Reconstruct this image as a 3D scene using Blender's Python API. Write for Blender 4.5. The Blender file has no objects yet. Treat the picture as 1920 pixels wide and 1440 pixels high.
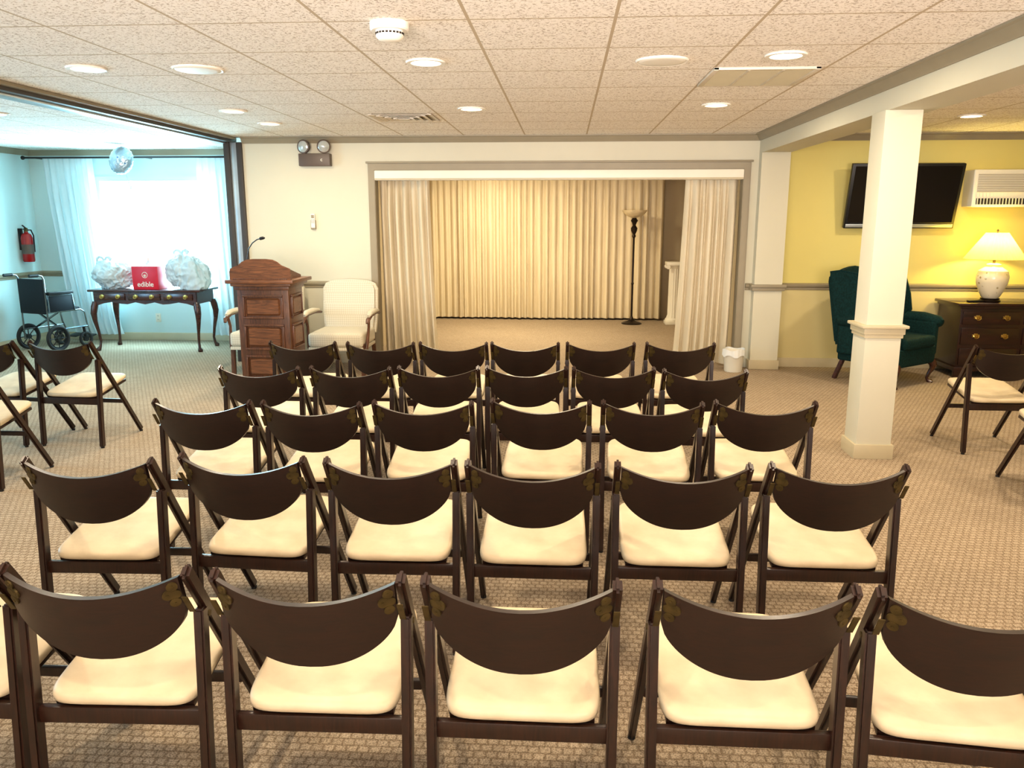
import bpy, bmesh, math, random
from mathutils import Vector, Matrix, Euler, noise
random.seed(7)
S=bpy.context.scene
COL=S.collection
def lin(c):
    c=c/255.0
    return c/12.92 if c<=0.04045 else ((c+0.055)/1.055)**2.4
def rgb(r,g,b): return (lin(r),lin(g),lin(b),1)
# ------------------------------------------------------------ materials
def newmat(name):
    m=bpy.data.materials.new(name); m.use_nodes=True
    nt=m.node_tree; b=nt.nodes['Principled BSDF']
    return m,nt,b
def N(nt,t,**kw):
    n=nt.nodes.new(t)
    for k,v in kw.items():
        if k in n.inputs: n.inputs[k].default_value=v
        else: setattr(n,k,v)
    return n
def coords(nt,scale=(1,1,1),loc=(0,0,0),rot=(0,0,0)):
    tc=N(nt,'ShaderNodeTexCoord'); mp=N(nt,'ShaderNodeMapping')
    mp.inputs['Scale'].default_value=scale; mp.inputs['Location'].default_value=loc; mp.inputs['Rotation'].default_value=rot
    nt.links.new(tc.outputs['Object'],mp.inputs['Vector']); return mp.outputs['Vector']
def ramp(nt,fac,stops):
    r=N(nt,'ShaderNodeValToRGB'); e=r.color_ramp.elements
    e[0].position=stops[0][0]; e[0].color=stops[0][1]; e[1].position=stops[-1][0]; e[1].color=stops[-1][1]
    for p,c in stops[1:-1]:
        x=e.new(p); x.color=c
    nt.links.new(fac,r.inputs['Fac']); return r.outputs['Color']
def bump(nt,b,h,strength=.3,dist=.01):
    bp=N(nt,'ShaderNodeBump'); bp.inputs['Strength'].default_value=strength; bp.inputs['Distance'].default_value=dist
    nt.links.new(h,bp.inputs['Height']); nt.links.new(bp.outputs['Normal'],b.inputs['Normal'])
def mixc(nt,fac,a,b):
    m=N(nt,'ShaderNodeMix'); m.data_type='RGBA'
    if isinstance(fac,float): m.inputs[0].default_value=fac
    else: nt.links.new(fac,m.inputs[0])
    for i,c in ((6,a),(7,b)):
        if isinstance(c,tuple): m.inputs[i].default_value=c
        else: nt.links.new(c,m.inputs[i])
    return m.outputs[2]
def plain(name,c,rough=.6,metal=0,var=.06,scale=6,bmp=0,bscale=60,emis=None,es=0,spec=.5):
    m,nt,b=newmat(name)
    n=N(nt,'ShaderNodeTexNoise',Scale=scale,Detail=4.0); nt.links.new(coords(nt),n.inputs['Vector'])
    d=tuple(x*(1-var) for x in c[:3])+(1,); u=tuple(min(1,x*(1+var)) for x in c[:3])+(1,)
    nt.links.new(ramp(nt,n.outputs['Fac'],[(.35,d),(.65,u)]),b.inputs['Base Color'])
    b.inputs['Roughness'].default_value=rough; b.inputs['Metallic'].default_value=metal
    b.inputs['Specular IOR Level'].default_value=spec
    if bmp:
        n2=N(nt,'ShaderNodeTexNoise',Scale=bscale,Detail=3.0); nt.links.new(coords(nt),n2.inputs['Vector']); bump(nt,b,n2.outputs['Fac'],bmp,.004)
    if emis: b.inputs['Emission Color'].default_value=emis; b.inputs['Emission Strength'].default_value=es
    return m
def wood(name,dark,light,rough=.3,stretch=(30,30,3),coat=.3,dist=1.5):
    m,nt,b=newmat(name)
    n=N(nt,'ShaderNodeTexNoise',Scale=1.0,Detail=8.0,Roughness=.65,Distortion=dist); nt.links.new(coords(nt,stretch),n.inputs['Vector'])
    nt.links.new(ramp(nt,n.outputs['Fac'],[(.3,dark),(.5,tuple((a+c)/2 for a,c in zip(dark,light))),(.7,light)]),b.inputs['Base Color'])
    b.inputs['Roughness'].default_value=rough; b.inputs['Coat Weight'].default_value=coat; b.inputs['Coat Roughness'].default_value=.2
    bump(nt,b,n.outputs['Fac'],.08,.002)
    return m
M={}
M['wall']=plain('wall_paint',rgb(204,200,180),.75,var=.02,scale=1.5,bmp=.05)
M['wall_lamp_yellow']=plain('wall_paint_lamp_yellow',rgb(212,200,124),.75,var=.02,scale=1.5,bmp=.05)  # cream wall with the lamp's yellow light put into its colour
M['wall_beige']=plain('wall_paint_beige',rgb(208,195,142),.75,var=.02,scale=1.5,bmp=.05)
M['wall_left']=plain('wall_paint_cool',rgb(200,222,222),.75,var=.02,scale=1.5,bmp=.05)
M['alcove']=plain('alcove_paint',rgb(178,162,132),.8,var=.03,scale=2)
M['trim']=plain('trim_taupe',rgb(146,136,114),.5,var=.03)
M['trimlight']=plain('trim_light',rgb(190,178,148),.5,var=.03)
M['header']=plain('header_brown',rgb(60,54,48),.5,var=.05)
M['white']=plain('white_paint',rgb(228,223,208),.45,var=.02)
M['alum']=plain('aluminium',rgb(190,200,205),.35,.8)
M['chrome']=plain('chrome',rgb(130,142,150),.25,1)
M['brass']=plain('brass',rgb(84,70,38),.5,.7,var=.2,scale=40)
M['brightbrass']=plain('polished_brass',rgb(190,160,90),.3,1,var=.1,scale=40)
M['black']=plain('black_plastic',rgb(16,16,18),.4)
M['screen']=plain('screen_glass',rgb(6,6,8),.12)
M['rubber']=plain('rubber',rgb(22,24,26),.7)
M['vinylblk']=plain('black_vinyl',rgb(12,18,28),.6,bmp=.1,spec=.3)
M['chairwood']=wood('chair_mahogany',rgb(20,10,6),rgb(54,28,17),.33,(50,50,5),.2)
M['backwood']=wood('backrest_mahogany',rgb(20,10,6),rgb(40,20,12),.38,(5,50,50),.12)
M['dresser']=wood('dresser_mahogany',rgb(22,8,7),rgb(54,20,14),.25,(4,30,30),.3)
M['table']=wood('table_mahogany',rgb(36,15,12),rgb(80,40,30),.25,(4,30,30),.3)
M['oak']=wood('lectern_oak',rgb(46,25,15),rgb(116,72,44),.4,(24,24,2.5),.2,3)
M['oak_h']=wood('lectern_oak_crest',rgb(58,33,19),rgb(132,84,50),.4,(2.5,24,24),.2,3)
M['redplas']=plain('extinguisher_red',rgb(150,14,16),.25)
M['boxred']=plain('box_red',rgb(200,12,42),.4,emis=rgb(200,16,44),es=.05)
M['green']=plain('teal_velvet',rgb(8,42,42),.85,var=.35,scale=60,bmp=.3,bscale=200,spec=.2)
M['taupegrille']=plain('grille_taupe',rgb(162,150,120),.5,var=.02)
M['dark']=plain('dark_void',rgb(40,34,26),.8)
M['offwhite']=plain('plastic_offwhite',rgb(222,218,204),.4,var=.02)
M['ceilwhite']=plain('ceiling_fixture_white',rgb(240,236,226),.5,var=.02)
M['ventwhite']=plain('vent_white',rgb(212,202,184),.5,var=.02)
M['alabaster']=plain('alabaster',rgb(200,184,150),.4,var=.12,scale=12)
M['bronze']=plain('bronze',rgb(44,34,26),.4,.7)
M['unitbrown']=plain('unit_brown_plastic',rgb(84,70,60),.45,var=.03)
M['lens']=plain('lamp_lens',rgb(205,212,212),.15,.6)
def seatmat():
    m,nt,b=newmat('cream_vinyl')
    n=N(nt,'ShaderNodeTexNoise',Scale=9.0,Detail=5.0); nt.links.new(coords(nt),n.inputs['Vector'])
    nt.links.new(ramp(nt,n.outputs['Fac'],[(.3,rgb(198,180,148)),(.7,rgb(216,200,169))]),b.inputs['Base Color'])
    b.inputs['Roughness'].default_value=.45
    v=N(nt,'ShaderNodeTexNoise',Scale=26.0,Detail=6.0); nt.links.new(coords(nt),v.inputs['Vector']); bump(nt,b,v.outputs['Fac'],.3,.004)
    return m
M['seat']=seatmat()
def carpet():
    m,nt,b=newmat('carpet')
    br=N(nt,'ShaderNodeTexBrick'); br.offset=.5
    vec=coords(nt)
    d=N(nt,'ShaderNodeTexNoise',Scale=90.0,Detail=2.0); nt.links.new(vec,d.inputs['Vector'])
    ad=N(nt,'ShaderNodeVectorMath'); ad.operation='MULTIPLY_ADD'; nt.links.new(d.outputs['Color'],ad.inputs[0]); ad.inputs[1].default_value=(.012,.012,0); nt.links.new(vec,ad.inputs[2])
    nt.links.new(ad.outputs[0],br.inputs['Vector'])
    for k,v in (('Scale',1.0),('Mortar Size',.007),('Mortar Smooth',1.0),('Brick Width',.036),('Row Height',.032),('Bias',0.0)): br.inputs[k].default_value=v
    br.inputs['Color1'].default_value=rgb(200,182,158); br.inputs['Color2'].default_value=rgb(188,170,146); br.inputs['Mortar'].default_value=rgb(152,133,110)
    n=N(nt,'ShaderNodeTexNoise',Scale=190.0,Detail=3.0); nt.links.new(vec,n.inputs['Vector'])
    n2=N(nt,'ShaderNodeTexNoise',Scale=1.2,Detail=3.0); nt.links.new(vec,n2.inputs['Vector'])
    mm=N(nt,'ShaderNodeMix'); mm.data_type='RGBA'; mm.blend_type='MULTIPLY'; mm.inputs[0].default_value=.8
    nt.links.new(br.outputs['Color'],mm.inputs[6]); nt.links.new(ramp(nt,n.outputs['Fac'],[(.38,(.36,.34,.32,1)),(.58,(1,1,1,1))]),mm.inputs[7])
    m2=N(nt,'ShaderNodeMix'); m2.data_type='RGBA'; m2.blend_type='MULTIPLY'; m2.inputs[0].default_value=1
    nt.links.new(mm.outputs[2],m2.inputs[6]); nt.links.new(ramp(nt,n2.outputs['Fac'],[(.35,(.92,.92,.92,1)),(.65,(1,1,1,1))]),m2.inputs[7])
    nt.links.new(m2.outputs[2],b.inputs['Base Color']); b.inputs['Roughness'].default_value=.95; b.inputs['Specular IOR Level'].default_value=.1
    bump(nt,b,n.outputs['Fac'],.5,.006)
    return m
M['carpet']=carpet()
def ceilmat():
    m,nt,b=newmat('ceiling_tile')
    br=N(nt,'ShaderNodeTexBrick'); br.offset=0
    nt.links.new(coords(nt,loc=(.44,-3.76,0)),br.inputs['Vector'])
    for k,v in (('Scale',1.0),('Mortar Size',.008),('Mortar Smooth',.05),('Brick Width',.645),('Row Height',.64)): br.inputs[k].default_value=v
    br.inputs['Color1'].default_value=(0,0,0,1); br.inputs['Color2'].default_value=(0,0,0,1); br.inputs['Mortar'].default_value=(1,1,1,1)
    n=N(nt,'ShaderNodeTexNoise',Scale=80.0,Detail=3.0,Roughness=.6,Distortion=.6); nt.links.new(coords(nt),n.inputs['Vector'])
    t=ramp(nt,n.outputs['Fac'],[(.38,rgb(186,172,156)),(.46,rgb(250,244,235)),(.7,rgb(254,249,242))])
    nt.links.new(mixc(nt,br.outputs['Color'],t,rgb(192,175,148)),b.inputs['Base Color'])
    b.inputs['Roughness'].default_value=.9
    bump(nt,b,n.outputs['Fac'],.3,.004)
    return m
M['ceiling']=ceilmat()
def fabric(name,c1,c2,transl=0.0):
    m,nt,b=newmat(name)
    n=N(nt,'ShaderNodeTexNoise',Scale=3.0,Detail=5.0); nt.links.new(coords(nt,(6,6,.6)),n.inputs['Vector'])
    w=N(nt,'ShaderNodeTexNoise',Scale=300.0); nt.links.new(coords(nt),w.inputs['Vector'])
    nt.links.new(ramp(nt,n.outputs['Fac'],[(.3,c1),(.7,c2)]),b.inputs['Base Color']); b.inputs['Roughness'].default_value=.85; b.inputs['Specular IOR Level'].default_value=.15
    bump(nt,b,w.outputs['Fac'],.15,.002)
    if transl:
        tr=N(nt,'ShaderNodeBsdfTranslucent'); tr.inputs['Color'].default_value=c2
        mx=N(nt,'ShaderNodeMixShader'); mx.inputs[0].default_value=transl
        nt.links.new(b.outputs[0],mx.inputs[1]); nt.links.new(tr.outputs[0],mx.inputs[2]); nt.links.new(mx.outputs[0],nt.nodes['Material Output'].inputs['Surface'])
    return m
M['drape']=fabric('drape_beige',rgb(202,190,164),rgb(216,205,180))
M['drapeback']=fabric('drape_cream',rgb(208,194,164),rgb(224,210,180))
M['sheer']=fabric('sheer_white',rgb(204,222,226),rgb(224,238,242),.3)
M['shade']=fabric('shade_fabric',rgb(246,224,120),rgb(250,232,140),.6)
M['bag']=fabric('bag_plastic',rgb(188,202,208),rgb(206,217,221))
M['bag'].node_tree.nodes['Principled BSDF'].inputs['Roughness'].default_value=.35
M['liner']=fabric('liner_plastic',rgb(220,222,220),rgb(232,234,232))
def brocade():
    m,nt,b=newmat('white_brocade')
    ck=N(nt,'ShaderNodeTexChecker',Scale=1.0); nt.links.new(coords(nt,(60,60,60),rot=(0,math.radians(45),0)),ck.inputs['Vector'])
    ck.inputs['Color1'].default_value=rgb(208,202,184); ck.inputs['Color2'].default_value=rgb(195,188,168)
    nt.links.new(ck.outputs['Color'],b.inputs['Base Color']); b.inputs['Roughness'].default_value=.8
    return m
M['brocade']=brocade()
def vase():
    m,nt,b=newmat('floral_porcelain')
    v=N(nt,'ShaderNodeTexVoronoi',Scale=24.0); nt.links.new(coords(nt),v.inputs['Vector'])
    n=N(nt,'ShaderNodeTexNoise',Scale=12.0,Detail=3.0); nt.links.new(coords(nt),n.inputs['Vector'])
    c=ramp(nt,v.outputs['Distance'],[(.12,rgb(176,140,100)),(.22,rgb(150,156,110)),(.32,rgb(226,218,196))])
    nt.links.new(mixc(nt,ramp(nt,n.outputs['Fac'],[(.50,(0,0,0,1)),(.58,(1,1,1,1))]),rgb(226,218,196),c),b.inputs['Base Color']); b.inputs['Roughness'].default_value=.15
    return m
M['vase']=vase()
def foil():
    m,nt,b=newmat('foil_balloon')
    v=N(nt,'ShaderNodeTexVoronoi',Scale=16.0); nt.links.new(coords(nt),v.inputs['Vector'])
    nt.links.new(ramp(nt,v.outputs['Distance'],[(.14,rgb(60,120,176)),(.24,rgb(190,208,216)),(.5,rgb(160,182,196))]),b.inputs['Base Color'])
    n=N(nt,'ShaderNodeTexNoise',Scale=14.0,Detail=3.0); nt.links.new(coords(nt),n.inputs['Vector']); bump(nt,b,n.outputs['Fac'],.8,.02)
    b.inputs['Roughness'].default_value=.25; b.inputs['Metallic'].default_value=.5; return m
M['foil']=foil()
def emit(name,c,s):
    m,nt,b=newmat(name); n=N(nt,'ShaderNodeTexNoise',Scale=5.0); nt.links.new(coords(nt),n.inputs['Vector'])
    nt.links.new(ramp(nt,n.outputs['Fac'],[(.3,c),(.7,tuple(min(1,x*1.02) for x in c))]),b.inputs['Emission Color']); b.inputs['Emission Strength'].default_value=s; b.inputs['Base Color'].default_value=c
    return m
M['glow']=emit('bulb_glow',(1,.86,.62,1),6)
# ------------------------------------------------------------ mesh builder
class MB:
    def __init__(s): s.bm=bmesh.new(); s.mats=[]
    def mi(s,m):
        if m not in s.mats: s.mats.append(m)
        return s.mats.index(m)
    def merge(s,tmp,m):
        i=s.mi(m); mp={}
        for v in tmp.verts: mp[v]=s.bm.verts.new(v.co)
        for f in tmp.faces:
            try: nf=s.bm.faces.new([mp[v] for v in f.verts]); nf.material_index=i
            except ValueError: pass
        tmp.free(); return s
    def box(s,c,d,m,bev=0,rot=None,seg=2):
        t=bmesh.new(); bmesh.ops.create_cube(t,size=1)
        for v in t.verts: v.co=Vector((v.co.x*d[0],v.co.y*d[1],v.co.z*d[2]))
        if bev: bmesh.ops.bevel(t,geom=t.edges[:],offset=bev,segments=seg,affect='EDGES',profile=.6)
        R=Euler(rot).to_matrix() if rot else Matrix.Identity(3)
        for v in t.verts: v.co=R@v.co+Vector(c)
        return s.merge(t,m)
    def b2(s,lo,hi,m,bev=0,seg=2):
        return s.box([(a+b)/2 for a,b in zip(lo,hi)],[abs(b-a) for a,b in zip(lo,hi)],m,bev,seg=seg)
    def stick(s,p0,p1,w,d,m,bev=.003,up=(1,0,0)):
        p0=Vector(p0);p1=Vector(p1); z=(p1-p0); L=z.length; z.normalize(); x=Vector(up); x=(x-z*x.dot(z)).normalized(); y=z.cross(x)
        t=bmesh.new(); bmesh.ops.create_cube(t,size=1)
        for v in t.verts: v.co=Vector((v.co.x*w,v.co.y*d,v.co.z*L))
        if bev: bmesh.ops.bevel(t,geom=t.edges[:],offset=bev,segments=2,affect='EDGES')
        R=Matrix((x,y,z)).transposed()
        for v in t.verts: v.co=R@v.co+(p0+p1)/2
        return s.merge(t,m)
    def loft(s,pts,rad,m,seg=12,cap=True,closed=False):
        pts=[Vector(p) for p in pts]; n=len(pts)
        if not hasattr(rad,'__len__'): rad=[rad]*n
        t=bmesh.new(); rings=[]; ref=None
        for i,p in enumerate(pts):
            if closed: d=pts[(i+1)%n]-pts[i-1]
            else: d=pts[min(i+1,n-1)]-pts[max(i-1,0)]
            d.normalize()
            if ref is None:
                ref=Vector((1,0,0)) if abs(d.x)<.8 else Vector((0,1,0))
            x=(ref-d*ref.dot(d)).normalized(); ref=x; y=d.cross(x)
            r=rad[i]; rx,ry=(r if hasattr(r,'__len__') else (r,r))
            rings.append([t.verts.new(p+x*math.cos(a)*rx+y*math.sin(a)*ry) for a in [2*math.pi*k/seg for k in range(seg)]])
        rr=range(n) if closed else range(n-1)
        for i in rr:
            A=rings[i];B=rings[(i+1)%n]
            for k in range(seg): t.faces.new([A[k],A[(k+1)%seg],B[(k+1)%seg],B[k]])
        if cap and not closed:
            t.faces.new(rings[0][::-1]); t.faces.new(rings[-1])
        return s.merge(t,m)
    def lathe(s,prof,m,c=(0,0,0),seg=32,axis='Z',ripple=0,nr=0,cap=True):
        t=bmesh.new(); rings=[]
        for r,h in prof:
            ring=[]
            for k in range(seg):
                a=2*math.pi*k/seg; rr=max(r,1e-4)*(1+ripple*math.cos(nr*a))
                v=(rr*math.cos(a),rr*math.sin(a),h)
                if axis=='Y': v=(v[0],h,v[1])
                if axis=='X': v=(h,v[0],v[1])
                ring.append(t.verts.new(Vector(v)+Vector(c)))
            rings.append(ring)
        for A,B in zip(rings,rings[1:]):
            for k in range(seg): t.faces.new([A[k],A[(k+1)%seg],B[(k+1)%seg],B[k]])
        if cap: t.faces.new(rings[0][::-1]); t.faces.new(rings[-1])
        return s.merge(t,m)
    def prism(s,poly,plane,a0,a1,m,bev=0,seg=2,rot=None,c=(0,0,0)):
        t=bmesh.new()
        def P(p,a):
            if plane=='XZ': return Vector((p[0],a,p[1]))
            if plane=='YZ': return Vector((a,p[0],p[1]))
            return Vector((p[0],p[1],a))
        A=[t.verts.new(P(p,a0)) for p in poly];B=[t.verts.new(P(p,a1)) for p in poly]
        t.faces.new(A);t.faces.new(B[::-1]); n=len(poly)
        for i in range(n): t.faces.new([A[i],B[i],B[(i+1)%n],A[(i+1)%n]])
        bmesh.ops.recalc_face_normals(t,faces=t.faces[:])
        if bev:
            ed=[e for e in t.edges if (e.verts[0] in A)==(e.verts[1] in A)]
            bmesh.ops.bevel(t,geom=ed,offset=bev,segments=seg,affect='EDGES',clamp_overlap=True)
        R=Euler(rot).to_matrix() if rot else Matrix.Identity(3)
        for v in t.verts: v.co=R@v.co+Vector(c)
        return s.merge(t,m)
    def surf(s,fn,nu,nv,m,closeu=False):
        t=bmesh.new(); g=[[t.verts.new(fn(i/(nu if closeu else nu-1),j/(nv-1))) for j in range(nv)] for i in range(nu)]
        for i in range(nu if closeu else nu-1):
            for j in range(nv-1):
                a=g[i];b=g[(i+1)%nu]
                t.faces.new([a[j],b[j],b[j+1],a[j+1]])
        return s.merge(t,m)
    def obj(s,name,parent=None,loc=(0,0,0),rot=(0,0,0),smooth=True,ang=35):
        bmesh.ops.recalc_face_normals(s.bm,faces=s.bm.faces[:])
        me=bpy.data.meshes.new(name); s.bm.to_mesh(me); s.bm.free()
        for m in s.mats: me.materials.append(M[m])
        if smooth:
            me.shade_smooth(); me.set_sharp_from_angle(angle=math.radians(ang))
        o=bpy.data.objects.new(name,me); COL.objects.link(o); o.location=loc; o.rotation_euler=rot
        if parent: o.parent=parent
        return o
def thing(name,label,cat,loc=(0,0,0),rz=0,group=None):
    e=bpy.data.objects.new(name,None); e.empty_display_size=.1; COL.objects.link(e); e.location=loc; e.rotation_euler=(0,0,math.radians(rz))
    e['label']=label; e['category']=cat
    if group: e['group']=group
    return e
def tag(o,label,cat,group=None):
    o['label']=label; o['category']=cat
    if group: o['group']=group
    return o
def struct(o): o['kind']='structure'; return o
def dup(src,loc,rz,label=None):
    def cp(o,par):
        c=o.copy(); COL.objects.link(c)
        if par: c.parent=par; c.matrix_parent_inverse=Matrix.Identity(4)
        for ch in o.children: cp(ch,c)
        return c
    c=cp(src,None); c.location=loc; c.rotation_euler=(0,0,math.radians(rz))
    if label: c['label']=label
    return c
def text(body,size,mat,parent,loc,rot,name,ext=.001):
    cu=bpy.data.curves.new(name,'FONT'); cu.body=body; cu.size=size; cu.extrude=ext; cu.align_x='CENTER'; cu.align_y='CENTER'; cu.offset=size*.012
    o=bpy.data.objects.new(name+'_tmp',cu); COL.objects.link(o)
    dg=bpy.context.evaluated_depsgraph_get(); me=bpy.data.meshes.new_from_object(o.evaluated_get(dg))
    me.materials.clear(); me.materials.append(M[mat])
    bpy.data.objects.remove(o); r=bpy.data.objects.new(name,me); COL.objects.link(r); r.location=loc; r.rotation_euler=rot
    if parent: r.parent=parent
    return r
CH=2.455; YB=8.80; YR=8.86; YL=10.32; XL=-6.95; YA=13.1; XRR=7.0; YF=-2.2
# ------------------------------------------------------------ shell
struct(MB().b2((XL-.2,YF-.2,-.1),(XRR+.2,YA+.2,0),'carpet').obj('floor'))
struct(MB().b2((XL-.2,YF-.2,CH),(XRR+.2,YA+.2,CH+.1),'ceiling').obj('ceiling'))
w=MB(); w.b2((-3.5,YB,0),(-2.06,YB+.12,CH),'wall'); w.b2((1.85,YB,0),(2.02,YB+.12,CH),'wall'); w.b2((-2.06,YB,2.11),(1.85,YB+.12,CH),'wall')
struct(w.obj('wall_back'))
w=MB(); w.b2((2.29,YR,.88),(XRR,YR+.1,CH),'wall_lamp_yellow'); w.b2((2.29,YR,0),(XRR,YR+.1,.88),'wall_beige')
struct(w.obj('wall_right_room_back'))
struct(MB().b2((-3.5,YB+.12,0),(-3.4,YL,CH),'wall').obj('wall_return'))
wx0,wx1,wz0,wz1=-6.02,-4.50,.60,2.07
w=MB(); w.b2((XL,YL,0),(wx0,YL+.12,CH),'wall_left'); w.b2((wx1,YL,0),(-3.4,YL+.12,CH),'wall_left'); w.b2((wx0,YL,0),(wx1,YL+.12,wz0),'wall_left'); w.b2((wx0,YL,wz1),(wx1,YL+.12,CH),'wall_left')
struct(w.obj('wall_left_room_back'))
w=MB(); w.b2((XL-.12,YF,0),(XL,2.5,CH),'wall_left'); w.b2((XL-.12,6.5,0),(XL,YL+.12,CH),'wall_left'); w.b2((XL-.12,2.5,0),(XL,6.5,.7),'wall_left'); w.b2((XL-.12,2.5,2.1),(XL,6.5,CH),'wall_left')
struct(w.obj('wall_left'))
struct(MB().b2((XRR,YF,0),(XRR+.12,YR+.1,CH),'wall_lamp_yellow').obj('wall_right'))
w=MB(); w.b2((XL,YF-.12,0),(-2.5,YF,CH),'wall'); w.b2((2.5,YF-.12,0),(XRR,YF,CH),'wall'); w.b2((-2.5,YF-.12,0),(2.5,YF,.7),'wall'); w.b2((-2.5,YF-.12,2.2),(2.5,YF,CH),'wall')
struct(w.obj('wall_front'))
struct(MB().b2((-2.42,YB+.12,0),(-2.3,YA,CH),'alcove').obj('wall_alcove_left'))
struct(MB().b2((1.92,YB+.12,0),(2.04,YA,CH),'alcove').obj('wall_alcove_right'))
struct(MB().b2((-2.42,YA,0),(2.04,YA+.12,CH),'alcove').obj('wall_alcove_back'))
struct(MB().b2((2.0,YF,2.26),(2.29,YB,CH),'wall').obj('trim_beam'))
struct(MB().b2((2.0,8.68,0),(2.29,YR+.1,2.26),'wall').obj('wall_pilaster'))
c=MB(); c.b2((1.98,5.38,0),(2.21,5.61,2.26),'wall',.004)
c.b2((1.965,5.365,0),(2.225,5.625,.10),'trimlight',.004)
c.b2((1.962,5.362,.85),(2.228,5.628,.895),'trimlight',.006); c.b2((1.945,5.345,.89),(2.245,5.645,.912),'trimlight',.008); c.b2((1.97,5.37,.825),(2.22,5.62,.855),'trimlight',.006)
struct(c.obj('wall_column'))
def mould(name,p0,p1,prof,mat,face):
    m=MB()
    if face in('-Y','+Y'):
        sg=-1 if face=='-Y' else 1
        m.prism([(p0[1]+sg*o,z) for o,z in prof],'YZ',p0[0],p1[0],mat)
    else:
        sg=-1 if face=='-X' else 1
        m.prism([(p0[0]+sg*o,z) for o,z in prof],'XZ',p0[1],p1[1],mat)
    return struct(m.obj(name))
crown=[(-.002,CH-.07),(.008,CH-.07),(.012,CH-.06),(.03,CH-.042),(.045,CH-.018),(.06,CH-.012),(.06,CH-.0005),(-.002,CH-.0005)]
base=[(-.002,0.001),(.018,0.001),(.018,.085),(.01,.10),(-.002,.10)]
rail=[(-.002,.84),(.012,.845),(.014,.865),(.03,.88),(.034,.90),(.02,.912),(-.002,.915)]
mould('trim_crown_back',(-3.5,YB),(2.0,YB),crown,'trim','-Y')
mould('trim_crown_beam',(2.0,YF),(2.0,YB),crown,'trim','-X')
mould('trim_crown_right_room',(2.29,YR),(XRR,YR),crown,'trim','-Y')
mould('trim_crown_left_room',(XL,YL),(-3.5,YL),crown,'trim','-Y')
mould('trim_crown_left_wall',(XL,YF),(XL,YL),crown,'trim','+X')
mould('trim_rail_back',(-3.5,YB),(-2.14,YB),rail,'trim','-Y')
mould('trim_rail_corner',(1.93,YB),(2.0,YB),rail,'trim','-Y')
mould('trim_rail_right_room',(2.29,YR),(XRR,YR),rail,'trim','-Y')
mould('trim_rail_left_room',(XL,YL),(-3.5,YL),rail,'trim','-Y')
mould('trim_rail_left_wall',(XL,YF),(XL,YL),rail,'trim','+X')
m=MB(); m.b2((1.975,8.655,.845),(2.315,8.70,.885),'trim',.006); m.b2((1.96,8.64,.88),(2.33,8.702,.912),'trim',.008); m.b2((1.966,8.69,.846),(2.0,YB,.911),'trim',.006); m.b2((2.289,8.69,.847),(2.325,YR,.910),'trim',.006)
struct(m.obj('trim_rail_pilaster'))
mould('baseboard_back',(-3.5,YB),(-2.14,YB),base,'trimlight','-Y')
mould('baseboard_right_room',(2.31,YR),(XRR,YR),base,'trimlight','-Y')
mould('baseboard_left_room',(XL,YL),(-3.5,YL),base,'trimlight','-Y')
mould('baseboard_left_wall',(XL,YF),(XL,YL),base,'trimlight','+X')
m=MB(); m.b2((1.985,8.662,.001),(2.305,8.70,.1),'trimlight',.004); m.b2((1.982,8.69,.001),(2.001,YB,.098),'trimlight',.003); m.b2((2.289,8.69,.001),(2.308,YR,.098),'trimlight',.003)
struct(m.obj('baseboard_pilaster'))
m=MB(); m.b2((-3.86,YF,2.40),(-3.60,YB+.1,CH-.001),'header',.004); m.b2((-3.90,YF+.01,2.428),(-3.56,YB-.01,CH-.002),'trim',.004); m.b2((-3.79,YF+.02,2.385),(-3.67,YB+.05,2.402),'alum',.002)
struct(m.obj('trim_partition_header'))
m=MB(); m.b2((-3.70,YB-.03,0.001),(-3.64,YB+.14,2.40),'header',.003); m.b2((-3.638,YB-.005,0.001),(-3.562,YB+.12,2.40),'alum',.003); m.b2((-3.56,YB-.03,0.001),(-3.501,YB+.12,2.40),'header',.003)
struct(m.obj('door_partition_jamb'))
m=MB(); m.prism([(-2.13,.001),(-2.13,2.175),(1.92,2.175),(1.92,.001),(1.845,.001),(1.845,2.10),(-2.055,2.10),(-2.055,.001)],'XZ',YB-.025,YB+.13,'trim',.006)
m.b2((-2.15,YB-.035,2.172),(1.94,YB-.001,2.192),'trim',.005)
struct(m.obj('trim_stage_casing'))
m=MB(); m.b2((-2.053,YB-.06,1.995),(1.843,YB+.04,2.098),'white',.01); m.b2((-2.05,YB-.066,2.0),(1.84,YB-.055,2.015),'trimlight',.003)
struct(m.obj('trim_curtain_valance'))
# ------------------------------------------------------------ curtains
def drape(name,x0,x1,y,z0,z1,mat,pleat,amp,label,cat='curtain',seed=1,x0b=None,x1b=None):
    r=random.Random(seed); n=max(2,int(abs(x1-x0)/pleat)); ws=[.7+.6*r.random() for _ in range(n)]; tot=sum(ws); cum=[0]
    for q in ws: cum.append(cum[-1]+q/tot)
    am=[amp*(.6+.7*r.random()) for _ in range(n)]; ph=[r.uniform(-.3,.3) for _ in range(n)]
    x0b=x0 if x0b is None else x0b; x1b=x1 if x1b is None else x1b
    def fn(u,v):
        k=0
        while k<n-1 and u>cum[k+1]: k+=1
        l=(u-cum[k])/(cum[k+1]-cum[k])
        s=math.sin(math.pi*l)**.8 if 0<l<1 else 0; fold=(.35+.65*min(1,(1-v)*5)) if v>.8 else 1
        yy=y-am[k]*s*fold+.012*math.sin(9*u+3*v)+.25*am[k]*math.sin(2*math.pi*l+ph[k])*(1-v)
        b=v**.6
        xx=(x0b+(x1b-x0b)*u)*(1-b)+(x0+(x1-x0)*u)*b
        return Vector((xx,yy,z0+(z1-z0)*v))
    o=MB().surf(fn,n*10+1,26,mat).obj(name,ang=180)
    return tag(o,label,cat)
drape('stage_curtain',-2.24,1.52,12.92,.03,2.40,'drapeback',.105,.09,'long pleated cream curtain across the back of the alcove',seed=3)
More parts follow.
